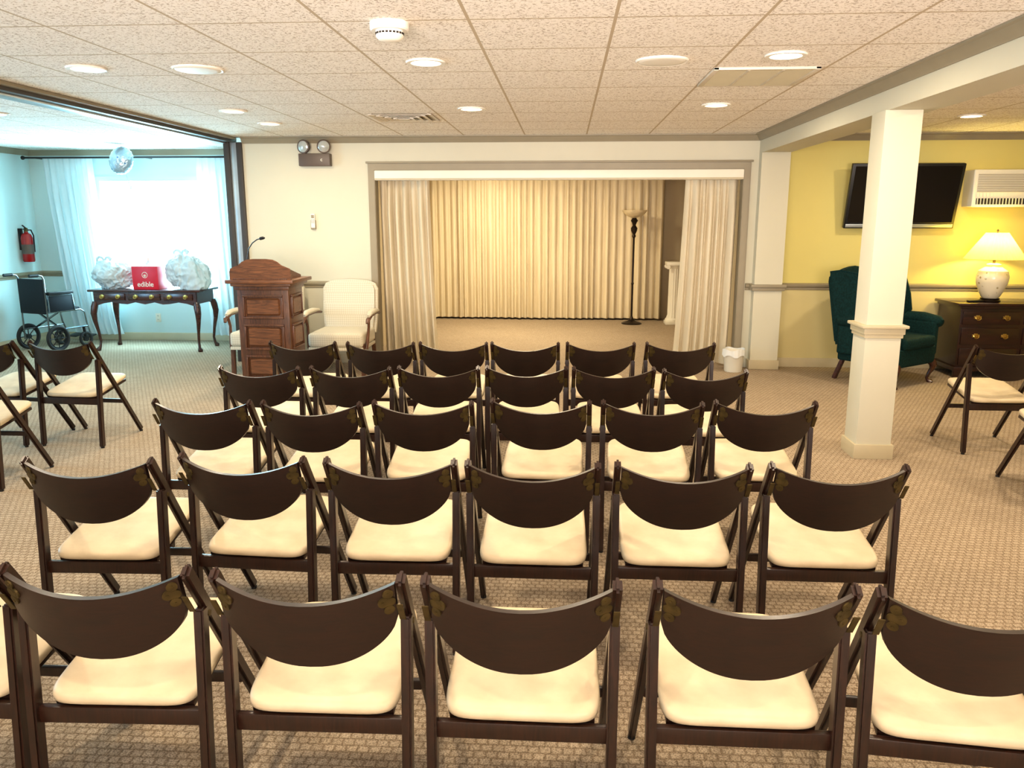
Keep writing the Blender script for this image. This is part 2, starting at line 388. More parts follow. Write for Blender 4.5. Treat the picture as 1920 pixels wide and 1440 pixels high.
drape('front_curtain',-2.05,-1.50,8.98,.02,2.06,'drape',.07,.10,'gathered beige drape drawn aside at the alcove opening',seed=5,x0b=-2.03,x1b=-1.42)
drape('front_curtain',1.28,1.83,8.98,.02,2.06,'drape',.07,.10,'gathered beige drape beside the white wastebasket',seed=8,x0b=1.20,x1b=1.80)
drape('sheer_curtain',-6.66,-6.00,10.16,.10,2.36,'sheer',.075,.06,'sheer white curtain hanging on black rod near wheelchair',seed=11,x0b=-6.45,x1b=-5.80)
drape('sheer_curtain',-4.66,-4.05,10.16,.10,2.36,'sheer',.075,.06,'sheer white curtain hanging on black rod behind table',seed=12,x0b=-4.6,x1b=-3.95)
t=thing('curtain_rod','thin black metal curtain rod with finials above window','curtain rod',(0,10.08,2.345))
MB().loft([(-6.85,0,0),(-3.95,0,0)],.012,'black').obj('rod',t)
for x in (-6.86,-3.94): MB().lathe([(0,-.03),(.022,-.015),(.026,0),(.018,.02),(0,.03)],'black',(x,0,0),12,'X').obj('finial',t)
for x in (-6.75,-5.3,-3.98): MB().stick((x,0,0),(x,.24,0),.012,.012,'black').obj('bracket',t)
m=MB()
for lo,hi in (((wx0-.055,wz0-.06),(wx0+.004,wz1+.055)),((wx1-.004,wz0-.06),(wx1+.055,wz1+.055)),((wx0+.004,wz1-.004),(wx1-.004,wz1+.055)),((wx0+.004,wz0-.06),(wx1-.004,wz0+.004))):
    m.b2((lo[0],YL-.022,lo[1]),(hi[0],YL-.001,hi[1]),'wall_left')
struct(m.obj('window_1'))
m=MB()
for y in (2.52,4.5,6.44): m.b2((XL-.1,y,.71),(XL-.04,y+.04,2.09),'white')
struct(m.obj('side_fill_frame'))  # bars of an unseen opening added for the side fill light
m=MB()
for x in (-2.48,0,2.44): m.b2((x,YF-.1,.71),(x+.04,YF-.04,2.19),'white')
struct(m.obj('rear_fill_frame'))  # bars of an unseen opening added behind the camera for fill
# ------------------------------------------------------------ ceiling fixtures
def light(kind,name,loc,power,color,size=.15,rot=(0,0,0),parent=None,sy=None,spread=None):
    l=bpy.data.lights.new(name,kind); l.energy=power; l.color=color
    if kind=='AREA':
        l.size=size; l.shape='DISK'
        if sy: l.shape='RECTANGLE'; l.size_y=sy
        if spread: l.spread=math.radians(spread)
    else: l.shadow_soft_size=size
    o=bpy.data.objects.new(name,l); COL.objects.link(o); o.location=loc; o.rotation_euler=rot
    if parent: o.parent=parent
    return o
WARM=(1,.83,.60)
dl=thing('recessed_light','round recessed ceiling downlight with white ring, switched on','ceiling light',(-.79,4.70,CH),0,'recessed ceiling downlights')
MB().lathe([(.105,.0),(.112,-.004),(.108,-.012),(.085,-.012),(.082,-.002),(.105,.0)],'ceilwhite',seg=36,cap=False).obj('trim_ring',dl)
MB().lathe([(.0,-.009),(.04,-.009),(.07,-.006),(.083,-.002)],'glow',seg=28,cap=False).obj('bulb',dl)
DL=[(-2.79,4.76),(1.16,4.63),(-.76,6.65),(1.14,6.55),(-2.71,6.67),(-2.73,7.55),(-4.75,6.69),(3.43,7.38)]
DL_ADDED=[(-.79,2.6),(1.16,2.6),(-2.79,2.6),(-.79,.6),(1.16,.6),(4.6,5.0),(4.6,2.2),(3.2,4.6)]  # unseen extra downlights, added to light the room
dls=[dl]+[dup(dl,(x,y,CH),0) for x,y in DL+DL_ADDED]
for d in dls:
    x,y=d.location.x,d.location.y
    p=22
    if y<3.2: p=16
    if x>3: p=23
    if x<-4: p=6
    light('AREA','downlight_lamp',(0,0,-.02),p,WARM,.14,parent=d)
sp=thing('ceiling_speaker','flat round white ceiling speaker grille','speaker',(-2.16,4.84,CH),0,'round ceiling speakers')
MB().lathe([(0,-.012),(.10,-.012),(.125,-.010),(.135,-.003),(.135,0)],'ceilwhite',seg=40).obj('grille',sp)
MB().lathe([(.128,-.006),(.14,-.010),(.146,-.004),(.146,0)],'ceilwhite',seg=40,cap=False).obj('rim',sp)
dup(sp,(.52,4.76,CH),0)
sd=thing('smoke_detector','round white smoke detector on ceiling tile','smoke detector',(-.80,3.80,CH))
MB().lathe([(.088,0),(.088,-.028),(.08,-.034),(.0,-.034)],'ceilwhite',seg=40).obj('base',sd)
MB().lathe([(.062,-.034),(.062,-.058),(.05,-.072),(.03,-.078),(0,-.078)],'ceilwhite',seg=40).obj('sensor_dome',sd)
m=MB()
for k in range(24):
    a=2*math.pi*k/24; m.box((.061*math.cos(a),.061*math.sin(a),-.047),(.006,.011,.008),'dark',rot=(0,0,a))
m.obj('slots',sd)
v=thing('air_diffuser','square pale louvered ceiling air diffuser','air vent',(-1.40,7.2,CH))
m=MB()
for i,r in enumerate((.27,.21,.15,.09)):
    z=-.006-.004*i
    for sgn in (-1,1):
        m.box((sgn*(r-.018),0,z),(.036,2*r-.001*i,.004),'ventwhite',rot=(0,sgn*.22,0)); m.box((0,sgn*(r-.018),z-.001),(2*r,.036,.004),'ventwhite',rot=(-sgn*.22,0,0))
m.box((0,0,-.02),(.09,.09,.004),'ventwhite')
m.obj('louvers',v); MB().box((0,0,-.0015),(.50,.50,.002),'trim').obj('back_plate',v)
v=thing('return_air_grille','square taupe return air grille set in ceiling','air vent',(1.15,5.29,CH))
m=MB()
for sgn in (-1,1): m.box((sgn*.29,0,-.009),(.03,.61,.016),'ventwhite',.002); m.box((0,sgn*.29,-.008),(.61,.03,.015),'ventwhite',.002)
for x in (-.1,.1): m.box((x,0,-.010),(.014,.57,.014),'ventwhite')
m.obj('frame',v)
m=MB()
for i in range(22): m.box((0,-.27+i*.0257,-.009),(.57,.004,.014),'taupegrille',rot=(.6,0,0))
m.obj('slats',v); MB().box((0,0,-.0015),(.56,.56,.002),'dark').obj('back_plate',v)
# ------------------------------------------------------------ folding chairs
def build_chair():
    t=thing('folding_chair','dark mahogany wooden folding chair with cream vinyl seat','chair',(0,0,0),0,'wooden folding chairs')
    top=Vector((0,-.028,.764)); ft=Vector((0,.48,.0)); XP=.2275
    for x in (-XP,XP):
        m=MB(); m.stick((x,top.y,top.z),(x,ft.y,ft.z+.012),.023,.042,'chairwood',.008)
        m.lathe([(.012,0),(.012,.012)],'rubber',(x,ft.y-.006,0),12)
        m.obj('leg',t)
    for x in (-XP,XP):
        m=MB(); m.stick((x*1.0,.040,.632),(x*.985,0,.01),.026,.040,'chairwood',.005); m.lathe([(.012,0),(.012,.012)],'rubber',(x*.985,0,0),12)
        m.obj('leg',t)
    hw=.215
    def yof(z,s): return -.045+(.755-z)*.30-.058*(1-s*s)
    def zt(s): return .752-.040*(1-s*s)
    def zb(s): return .652-.128*max(0,1-abs(s)**2.2)**.62
    m=MB(); n=37; th=.018
    bmx=bmesh.new(); G=[]
    for i in range(n):
        s=-1+2*i/(n-1); s=math.copysign(abs(s)**.7,s)
        col=[]
        for j in range(6):
            z=zb(s)+(zt(s)-zb(s))*j/5
            col.append((bmx.verts.new((s*hw,yof(z,s),z)),bmx.verts.new((s*hw,yof(z,s)+th,z))))
        G.append(col)
    for i in range(n-1):
        for j in range(5):
            a,b,c,d=G[i][j],G[i+1][j],G[i+1][j+1],G[i][j+1]
            bmx.faces.new([a[0],b[0],c[0],d[0]]); bmx.faces.new([a[1],d[1],c[1],b[1]])
        bmx.faces.new([G[i][0][0],G[i][0][1],G[i+1][0][1],G[i+1][0][0]]); bmx.faces.new([G[i][5][0],G[i+1][5][0],G[i+1][5][1],G[i][5][1]])
    for i in (0,n-1):
        for j in range(5): bmx.faces.new([G[i][j][0],G[i][j+1][0],G[i][j+1][1],G[i][j][1]])
    bmesh.ops.recalc_face_normals(bmx,faces=bmx.faces[:])
    m.merge(bmx,'backwood'); back=m.obj('backrest',t,ang=50)
    for sg in (-1,1):
        m=MB()
        def plate(x,z,r,th):
            s=x/hw; c=Vector((sg*x,yof(z,s)-.002,z))
            b=bmesh.new(); bmesh.ops.create_cone(b,cap_ends=True,segments=18,radius1=r,radius2=r,depth=th)
            RR=Euler((math.radians(90)+.29,0,sg*.50)).to_matrix()
            for q in b.verts: q.co=RR@q.co+c
            m.merge(b,'brass')
        for x,z,r,h in ((.200,.727,.0135,.004),(.200,.681,.0135,.0042),(.189,.704,.0145,.0046),(.204,.704,.013,.0038)): plate(x,z,r,h)
        for x,z in ((.2,.729),(.2,.679),(.187,.704)): plate(x,z,.0033,.008)
        m.obj('hinge',back)
        MB().stick((sg*.2265,-.0185,.713),(sg*.2265,.020,.655),.016,.003,'brass',.001).obj('post_plate',back,loc=(0,-.023,-.014))
    m=MB(); b=bmesh.new(); NU=48
    def outline(a,sc):
        ca,sa=math.cos(a),math.sin(a); e=.27
        x=math.copysign(abs(ca)**e,ca); y=math.copysign(abs(sa)**e,sa)
        wx=.197-.004*y
        return Vector((x*wx*sc,.230+y*.212*sc,0))
    rings=[]
    lv=[(.965,-.014),(.995,-.010),(1.003,0),(.998,.008),(.975,.0135),(.93,.016),(.8,.0175),(.5,.019),(.2,.0195)]
    for sc,z in lv:
        ring=[]
        for k in range(NU):
            p=outline(2*math.pi*(k+.5)/NU,sc); p.z=.374+z+(p.y-.03)*.17
            ring.append(b.verts.new(p))
        rings.append(ring)
    for A,B in zip(rings,rings[1:]):
        for k in range(NU): b.faces.new([A[k],A[(k+1)%NU],B[(k+1)%NU],B[k]])
    b.faces.new(rings[0][::-1]); b.faces.new(rings[-1])
    m.merge(b,'seat'); m.obj('seat',t,ang=60)
    m=MB()
    m.box((0,.028,.330),(.432,.02,.046),'chairwood',.004)
    m.box((0,.230,.380),(.37,.37,.018),'chairwood',.003,rot=(.168,0,0))
    m.obj('seat_frame',t)
    m=MB(); m.box((0,.30,.275),(.434,.018,.03),'chairwood',.004); m.obj('crossbar',t)
    for x in (-XP,XP):
        MB().loft([(x-.015,.06,.605),(x+.015,.06,.605)],.008,'brass',12).obj('pivot',t)
    return t
ch=build_chair()
CH_POS=[(-1.64,1.78,0),(-1.14,1.78,2),(-.61,1.78,1),(-.095,1.78,0),(.455,1.79,0),(.965,1.76,-6),
(-1.685,2.65,2),(-1.15,2.72,-3),(-.61,2.71,1),(-.105,2.71,0),(.42,2.73,0),(.955,2.75,0),
(-1.69,3.58,0),(-1.17,3.58,0),(-.655,3.63,2),(-.105,3.69,-2),(.415,3.69,-2),(.94,3.73,0),
(-1.75,4.45,0),(-1.225,4.48,0),(-.72,4.52,2),(-.215,4.56,1),(.285,4.56,1),(.795,4.52,0),
(-1.805,5.40,-1),(-1.26,5.40,1),(-.76,5.43,1),(-.268,5.46,0),(.25,5.49,1),(.795,5.52,1)]
ch.location=(CH_POS[0][0],CH_POS[0][1],0)
for x,y,r in CH_POS[1:]: dup(ch,(x,y,0),r)
for x,y,r in [(-3.485,5.30,-3),(-4.04,5.30,-6),(-3.57,4.36,0)]: dup(ch,(x,y,0),r,'dark folding chair with cream seat in the side section')
for x,y,r in [(2.985,5.53,0),(2.97,4.56,0)]: dup(ch,(x,y,0),r,'dark folding chair with cream seat beyond the column')
# ------------------------------------------------------------ lectern
LX,LY=-2.765,7.2
L=thing('lectern','carved oak wooden lectern with raised panels and arched top','lectern',(LX,LY,0))
MB().b2((-.24,.0,.09),(.24,.40,.97),'oak',.004).obj('body',L)
m=MB(); m.b2((-.27,-.03,0.001),(.27,.43,.07),'oak',.006); m.b2((-.255,-.015,.065),(.255,.415,.10),'oak',.008); m.obj('base',L)
m=MB(); m.b2((-.255,-.02,.955),(.255,.42,.992),'oak',.008); m.b2((-.28,-.05,.99),(.28,.45,1.018),'oak_h',.008); m.b2((-.315,-.08,1.016),(.315,.48,1.05),'oak_h',.008); m.obj('top',L)
pl=[(-.285,1.045),(.285,1.045),(.285,1.12),(.275,1.15),(.24,1.165),(.20,1.18),(.165,1.21),(.12,1.23),(.06,1.237),(-.06,1.237),(-.12,1.23),(-.165,1.21),(-.20,1.18),(-.24,1.165),(-.275,1.15),(-.285,1.12)]
m=MB(); m.prism(pl,'XZ',-.035,-.008,'oak_h',.005); m.prism([(-.02,1.045),(.40,1.045),(.40,1.07),(.0,1.16),(-.02,1.16)],'YZ',-.235,.235,'oak_h'); m.b2((-.25,-.05,1.05),(.25,-.036,1.062),'oak',.003); m.obj('crest',L)
def panel(par,c,w,h,axis):
    m=MB()
    if axis=='Y':
        for sx in (-1,1): m.box((c[0]+sx*w/2,c[1]-.006,c[2]),(.018,.026,h-.019),'oak',.005)
        for sz in (-1,1): m.box((c[0],c[1]-.0065,c[2]+sz*h/2),(w+.018,.026,.018),'oak',.005)
        m.box((c[0],c[1],c[2]),(w-.04,.032,h-.04),'oak_h',.0155,seg=1)
    else:
        for sx in (-1,1): m.box((c[0]+.006,c[1]+sx*w/2,c[2]),(.026,.018,h-.019),'oak',.005)
        for sz in (-1,1): m.box((c[0]+.0065,c[1],c[2]+sz*h/2),(.026,w+.018,.018),'oak',.005)
        m.box((c[0],c[1],c[2]),(.032,w-.04,h-.04),'oak_h',.0155,seg=1)
    return m.obj('panel',par)
for z,h in ((.80,.20),(.52,.22),(.24,.20)):
    panel(L,(0,0,z),.36,h,'Y'); panel(L,(.24,.2,z),.28,h,'X')
mic=thing('microphone','black gooseneck microphone standing on lectern','microphone',(LX-.16,LY+.10,1.145))
MB().lathe([(.022,0),(.02,.012),(.01,.018)],'black',seg=16).obj('base',mic)
pts=[(0,0,.01),(.0,0,.10),(.02,0,.18),(.06,-.01,.23),(.11,-.02,.262),(.14,-.03,.27)]
MB().loft(pts,.005,'black',8).obj('gooseneck',mic)
MB().loft([(.135,-.028,.269),(.145,-.031,.271),(.175,-.04,.277),(.19,-.044,.277)],[.006,.014,.014,.008],'black',12).obj('mic_head',mic)
# ------------------------------------------------------------ upholstered armchairs
def armchair():
    t=thing('armchair','white patterned upholstered armchair with wooden open arms','chair',(0,0,0),0,'white upholstered armchairs')
    MB().box((0,-.02,.375),(.57,.57,.15),'brocade',.045,seg=4).obj('seat',t)
    poly=[(-.28,.38),(.28,.38),(.30,.60),(.30,.86),(.27,.915),(.19,.945),(0,.955),(-.19,.945),(-.27,.915),(-.30,.86),(-.30,.60)]
    MB().prism(poly,'XZ',-.06,.05,'brocade',.03,4,rot=(-.14,0,0),c=(0,.28,0)).obj('backrest',t,ang=60)
    for s in (-1,1):
        m=MB(); m.loft([(s*.32,.30,.60),(s*.33,.10,.62),(s*.335,-.12,.615),(s*.335,-.24,.585),(s*.33,-.27,.55)],[(.02,.014),(.022,.015),(.024,.016),(.024,.016),(.016,.012)],'oak',10)
        m.loft([(s*.33,-.20,.60),(s*.32,-.17,.5),(s*.31,-.20,.36),(s*.30,-.22,.28)],[.016,.014,.017,.02],'oak',10)
        m.obj('arm',t)
        MB().loft([(s*.325,.24,.63),(s*.33,.05,.645),(s*.333,-.14,.642),(s*.334,-.22,.615)],[.016,(.034,.026),(.034,.026),.016],'brocade',12).obj('arm_pad',t)
        MB().stick((s*.27,-.25,.34),(s*.275,-.26,0),.042,.042,'oak',.006).obj('leg',t)
        MB().stick((s*.26,.24,.34),(s*.265,.32,0),.04,.04,'oak',.006).obj('leg',t)
    MB().box((0,-.02,.285),(.565,.555,.035),'brocade',.008).obj('seat_rail',t)
    return t
a=armchair(); a.location=(-2.33,8.26,0); dup(a,(-3.15,8.26,0),0)
# ------------------------------------------------------------ helpers for cabinet pieces
def cabriole(par,x,y,h,sx,sy,mat,r=.028,name='leg'):
    f=h/.6
    pts=[(0,0,.60),(.012,.012,.54),(.022,.022,.46),(.016,.016,.36),(.0,.0,.24),(-.01,-.01,.12),(-.002,-.002,.05),(.012,.012,.02),(.012,.012,0)]
    rad=[1.15,1.35,1.2,.85,.6,.5,.55,1.0,.9]
    return MB().loft([(x+sx*a*1.1,y+sy*b*1.1,c*f) for a,b,c in pts],[q*r for q in rad],mat,12).obj(name,par)
def pull(par,x,y,z,mat='brass',w=.05,name='handle'):
    m=MB(); m.box((x,y-.003,z+.006),(w*1.7,.005,.028),mat,.002); m.box((x,y-.0038,z+.008),(w*.9,.005,.042),mat,.002)
    pts=[(x-w*.6,y-.01,z+.01),(x-w*.6,y-.022,z-.004),(x-w*.3,y-.024,z-.016),(x,y-.024,z-.019),(x+w*.3,y-.024,z-.016),(x+w*.6,y-.022,z-.004),(x+w*.6,y-.01,z+.01)]
    m.loft(pts,.0035,mat,8); return m.obj(name,par)
# ------------------------------------------------------------ console table
T=thing('console_table','mahogany console table with cabriole legs and brass pulls','table',(-5.07,9.64,0))
m=MB(); m.b2((-.70,-.27,.725),(.70,.27,.75),'table',.008); m.obj('tabletop',T)
poly=[(-.64,.727),(.64,.727),(.64,.57),(.60,.56),(.52,.585),(.42,.60),(.30,.58),(.22,.575),(.12,.60),(.0,.575),(-.12,.60),(-.22,.575),(-.30,.58),(-.42,.60),(-.52,.585),(-.60,.56),(-.64,.57)]
m=MB(); m.prism(poly[::-1],'XZ',-.245,-.225,'table',.003); m.prism(poly[::-1],'XZ',.225,.245,'table',.003); m.b2((-.645,-.226,.58),(-.625,.226,.726),'table'); m.b2((.625,-.226,.58),(.645,.226,.726),'table'); m.obj('apron',T)
for x in (-.42,0,.42):
    d=MB().box((x,-.250,.665),(.36 if x else .40,.022,.082),'table',.007).obj('drawer',T)
    for q in (-.1,.1): pull(d,x+q,-.262,.665,'brightbrass',w=.034)
for sx in (-1,1):
    for sy in (-1,1): cabriole(T,sx*.63,sy*.225,.60,sx,sy,'table',.03)
def bagmesh(name,seed,parent,w,h,dep):
    rr=random.Random(seed); t=bmesh.new(); bmesh.ops.create_icosphere(t,subdivisions=6,radius=1)
    cs=[(Vector((rr.uniform(-1,1),rr.uniform(-1,.3),rr.uniform(-.5,.8))).normalized(),rr.uniform(.10,.26),rr.uniform(.55,.8)) for _ in range(12)]
    so=Vector((seed*3.1,seed*1.7,0)); kx=rr.uniform(-.25,.25)
    for v in t.verts:
        n=v.co.normalized(); d=.86
        for c,a,k in cs: d+=a*max(0,n.dot(c)-k)/(1-k)
        r1=noise.noise(n*1.6+so); r2=abs(noise.noise(n*4.0+so*2)); r3=abs(noise.noise(n*9.0+so))
        d+=.22*r1-.22*r2-.08*r3
        ang=math.atan2(n.y,n.x)
        if n.z>.2: d+=.05*math.sin(ang*9+seed)*(n.z-.2)
        p=Vector((n.x*d*w/2,n.y*d*dep/2,n.z*d*h*.6))
        zc=-h*.40
        if p.z<zc: p.z=zc
        v.co=p+Vector((kx*w*.5*max(0,n.z)**2,0,-zc))
    return MB().merge(t,'bag').obj(name,parent,ang=60)
for x,y,sd,w_,h_,lb in ((-5.50,9.62,4,.46,.32,'lumpy white plastic shopping bag on table beside red box'),(-4.63,9.62,10,.44,.45,'tall full white plastic bag tied at top on table')):
    t=thing('plastic_bag',lb,'bag',(x,y,.751)); bo=bagmesh('bag_body',sd,t,w_,h_,.34)
    zt_=max(v.co.z for v in bo.data.vertices); xt=[v.co.x for v in bo.data.vertices if v.co.z>zt_-.004][0]; yt=[v.co.y for v in bo.data.vertices if v.co.z>zt_-.004][0]
    for s in (-1,1):
        MB().loft([(xt,yt,zt_-.02),(xt+s*.025,yt,zt_+.02),(xt+s*.06,yt-.01,zt_+.03),(xt+s*.085,yt-.02,zt_+.005),(xt+s*.08,yt-.03,zt_-.02)],[(.012,.012),(.016,.02),(.014,.026),(.01,.022),(.004,.01)],'bag',12).obj('handle_loop',t,ang=80)
B=thing('gift_box','bright red gift box with white lettering on table','box',(-5.06,9.55,.751),0)
MB().b2((-.16,-.12,0),(.16,.12,.28),'boxred',.006).obj('box_body',B)
text('edible',.085,'white',B,(0,-.1215,.062),(math.radians(90),0,0),'lettering')
m=MB(); m.lathe([(.030,-.001),(.036,-.001),(.036,.001),(.030,.001),(.030,-.001)],'white',(0,-.1215,.175),32,'Y',cap=False)
for k in range(5):
    a=math.radians(90+(k-2)*34); m.loft([(0,-.1215,.163),(.018*math.cos(a),-.1215,.163+.02*math.sin(a))],[.002,.004],'white',8)
m.box((0,-.1215,.157),(.022,.002,.008),'white',.001)
m.obj('emblem',B)
t=thing('bottle','small clear plastic bottle with white cap behind red box','bottle',(-5.16,9.74,.751))
MB().lathe([(.04,0),(.045,.02),(.045,.26),(.03,.31),(.015,.33)],'bag',seg=20).obj('bottle_body',t); MB().lathe([(.018,.33),(.018,.365),(.012,.37)],'white',seg=16).obj('cap',t)
b=thing('foil_balloon','round silver and blue foil balloon floating at ceiling','balloon',(-5.28,9.55,2.27))
def bf(u,v):
    a=2*math.pi*u; ph=math.pi*(v-.5); rr=math.cos(ph)
    cr=1-.04*abs(math.sin(10*a))*rr**4
    return Vector((.135*math.cos(a)*abs(rr)**.8*cr,.075*math.sin(ph),.17*math.sin(a)*abs(rr)**.8*cr))
MB().surf(bf,80,24,'foil',True).obj('balloon_body',b,rot=(0,.35,.35),ang=180)
MB().loft([(.04,0,-.165),(.05,0,-.2),(.07,0,-.24),(.06,.0,-.27),(.09,0,-.3),(.08,0,-.33)],.003,'foil',6).obj('ribbon',b)
t=thing('wall_outlet','white duplex electrical outlet on wall under table','outlet',(-5.40,YL,.30))
MB().box((0,-.004,0),(.07,.008,.115),'white',.003).obj('cover_plate',t)
m=MB()
for z in (-.025,.025): m.box((0,-.009,z),(.032,.004,.028),'offwhite',.003); m.box((-.007,-.0115,z+.003),(.003,.002,.01),'dark'); m.box((.007,-.0115,z+.003),(.003,.002,.01),'dark')
m.obj('socket',t)
t=thing('remote_control','white remote control in wall holder','remote control',(-2.755,YB,1.55))
MB().box((0,-.014,-.02),(.055,.028,.10),'trim',.004).obj('holder',t)
m=MB(); m.box((0,-.02,.02),(.045,.018,.15),'white',.004); m.box((0,-.03,.065),(.032,.002,.035),'trim'); m.obj('remote_body',t)
m=MB()
for i in range(3):
    for j in range(2): m.box((-.01+j*.02,-.0295,.03-i*.015),(.012,.003,.008),'trim',.001)
m.obj('button_pad',t)
E=thing('fire_extinguisher','small red fire extinguisher mounted on wall','fire extinguisher',(XL+.09,9.97,1.05))
MB().lathe([(.0,0),(.06,0),(.068,.015),(.068,.30),(.055,.345),(.025,.365),(.022,.38)],'redplas',seg=28).obj('cylinder',E)
MB().lathe([(.069,.10),(.0695,.10),(.0695,.22),(.069,.22)],'unitbrown',seg=28,cap=False).obj('label_sticker',E)
m=MB(); m.lathe([(.024,.38),(.024,.42),(.015,.43)],'brass',seg=16); m.stick((0,0,.425),(.03,-.10,.46),.02,.012,'black'); m.stick((0,0,.41),(.03,-.09,.41),.02,.01,'black'); m.obj('valve_handle',E)
MB().loft([(0,.02,.40),(.02,.07,.40),(.03,.095,.33),(.03,.09,.2),(.03,.085,.12)],.009,'black',10).obj('hose',E)
MB().b2((-.09,-.03,.15),(-.062,.03,.42),'black',.003).obj('wall_bracket',E)
E=thing('emergency_light','brown emergency light unit with two round lamps on wall','emergency light',(-2.69,YB,2.21))
bx=MB().b2((-.17,-.09,-.065),(.17,0,.065),'unitbrown',.008).obj('housing',E)
text('c',.05,'white',bx,(.08,-.0915,0),(math.radians(90),0,0),'lettering',.0005)
for sx in (-1,1):
    m=MB(); m.lathe([(.03,.04),(.06,.02),(.07,-.01),(.072,-.03),(.064,-.034)],'unitbrown',(0,0,0),28,'Y'); m.lathe([(.064,-.030),(.05,-.040),(0,-.046)],'lens',(0,0,0),28,'Y',cap=False)
    m.loft([(0,.02,-.03),(0,.02,-.085)],.012,'unitbrown',10)
    m.obj('lamp_head',E,loc=(sx*.105,-.065,.135),rot=(0,0,sx*.25))
# ------------------------------------------------------------ stage items
F=thing('floor_lamp','bronze torchiere floor lamp with alabaster bowl shade','floor lamp',(1.03,12.42,0))
MB().lathe([(0,0),(.15,0),(.155,.015),(.12,.03),(.06,.05),(.03,.08),(.016,.12)],'bronze',seg=32).obj('base',F)
MB().lathe([(.015,.10),(.015,.6),(.022,.62),(.015,.64),(.015,1.30),(.03,1.33),(.02,1.36),(.045,1.41),(.05,1.45),(.022,1.49),(.035,1.53),(.055,1.56),(.03,1.60),(.02,1.62)],'bronze',seg=20).obj('pole',F)
MB().lathe([(.03,1.60),(.09,1.62),(.14,1.65),(.18,1.695),(.185,1.715),(.175,1.715),(.13,1.67),(.03,1.63)],'alabaster',seg=36).obj('shade',F)
P_=thing('pedestal','white fluted plaster column pedestal beside curtain','pedestal',(1.67,12.45,0))
MB().lathe([(.105,.09),(.10,.12),(.09,.14),(.085,.84),(.095,.86)],'white',seg=64,ripple=.035,nr=16).obj('fluted_shaft',P_)
m=MB(); m.b2((-.13,-.13,0.001),(.13,.13,.05),'white',.005); m.lathe([(.125,.048),(.128,.07),(.115,.09),(.105,.10)],'white',seg=32); m.obj('base',P_)
m=MB(); m.lathe([(.09,.85),(.12,.88),(.13,.902)],'white',seg=32); m.b2((-.14,-.14,.90),(.14,.14,.95),'white',.006)
for sx in (-1,1):
    for sy in (-1,1): m.lathe([(.03,-.012),(.034,0),(.03,.012)],'white',(sx*.115,sy*.125,.875),14,'Y')
m.obj('capital',P_)
W=thing('wastebasket','small white wastebasket with plastic liner beside curtain','wastebasket',(1.80,8.55,0))
MB().lathe([(0,0),(.088,0),(.093,.01),(.108,.22),(.112,.225),(.106,.228),(.10,.22),(.08,.02)],'offwhite',seg=32).obj('bin',W)
def lf(u,v):
    a=2*math.pi*u; r=.113+.003*math.sin(7*a)+.002*math.sin(17*a)+.004*(1-v); return Vector((r*math.cos(a),r*math.sin(a),.17+.012*math.sin(5*a)+v*(.07+.008*math.sin(4*a)-.012*math.sin(5*a))))
MB().surf(lf,72,6,'liner',True).obj('liner',W,ang=180)
# ------------------------------------------------------------ wing chair
G=thing('wing_chair','dark teal green upholstered wingback armchair near dresser','chair',(3.2,8.12,0),38)
MB().box((0,.0,.29),(.64,.66,.18),'green',.03,seg=3).obj('seat_base',G)
MB().box((0,-.05,.425),(.54,.60,.12),'green',.045,seg=4).obj('seat_cushion',G)
poly=[(-.31,.36),(.31,.36),(.33,.7),(.345,1.0),(.32,1.07),(.22,1.09),(.10,1.12),(0,1.135),(-.10,1.12),(-.22,1.09),(-.32,1.07),(-.345,1.0),(-.33,.7)]
MB().prism(poly,'XZ',-.065,.065,'green',.03,4,rot=(-.16,0,0),c=(0,.27,0)).obj('backrest',G,ang=60)
for s in (-1,1):
    poly=[(.36,.58),(.02,.60),(-.03,.70),(.0,.86),(.06,1.02),(.16,1.08),(.34,1.10),(.46,1.08)]
    MB().prism(poly,'YZ',s*.31,s*.375,'green',.024,4).obj('wing',G,ang=60)
    m=MB(); m.loft([(s*.355,.30,.60),(s*.36,.1,.62),(s*.365,-.15,.62),(s*.365,-.30,.60),(s*.365,-.335,.59)],[.05,.06,.065,.06,.035],'green',16)
    m.box((s*.335,-.0,.44),(.075,.62,.33),'green',.025,seg=3); m.obj('arm',G,ang=60)
    cabriole(G,s*.30,-.29,.23,s,-1,'table',.03)
    MB().stick((s*.28,.28,.22),(s*.29,.36,0),.04,.04,'table',.005).obj('leg',G)
# ------------------------------------------------------------ dresser
D=thing('dresser','dark mahogany chest of drawers with brass handles','dresser',(4.58,8.57,0))
MB().b2((-.60,-.24,.10),(.60,.25,.72),'dresser',.006).obj('body',D)
m=MB(); m.b2((-.65,-.29,.735),(.65,.26,.765),'dresser',.01); m.b2((-.62,-.265,.71),(.62,.255,.737),'dresser',.008); m.obj('dresser_top',D)
m=MB(); m.b2((-.62,-.26,.07),(.62,.255,.115),'dresser',.008)
for s in (-1,1):
    m.prism([(s*.62,0.001),(s*.62,.08),(s*.44,.08),(s*.48,.05),(s*.52,0.001)],'XZ',-.262,-.235,'dresser',.003); m.b2((s*.62-.02 if s>0 else -.62,.2,0.001),(s*.62 if s>0 else -.60,.25,.08),'dresser')
m.obj('base',D)
for z,h,xs in ((.615,.13,(-.3,.3)),(.43,.17,(-.3,.3)),(.22,.17,(-.3,.3))):
    for x in xs:
        d=MB().box((x,-.246,z),(.56,.018,h),'dresser',.006).obj('drawer',D)
        for q in (-.14,.14): pull(d,x+q,-.257,z,'brightbrass',w=.042)
K=thing('table_lamp','floral porcelain table lamp with glowing pleated yellow shade','lamp',(4.33,8.50,.766))
MB().lathe([(.0,0),(.095,0),(.10,.012),(.085,.022),(.09,.035)],'bronze',seg=32).obj('lamp_base',K)
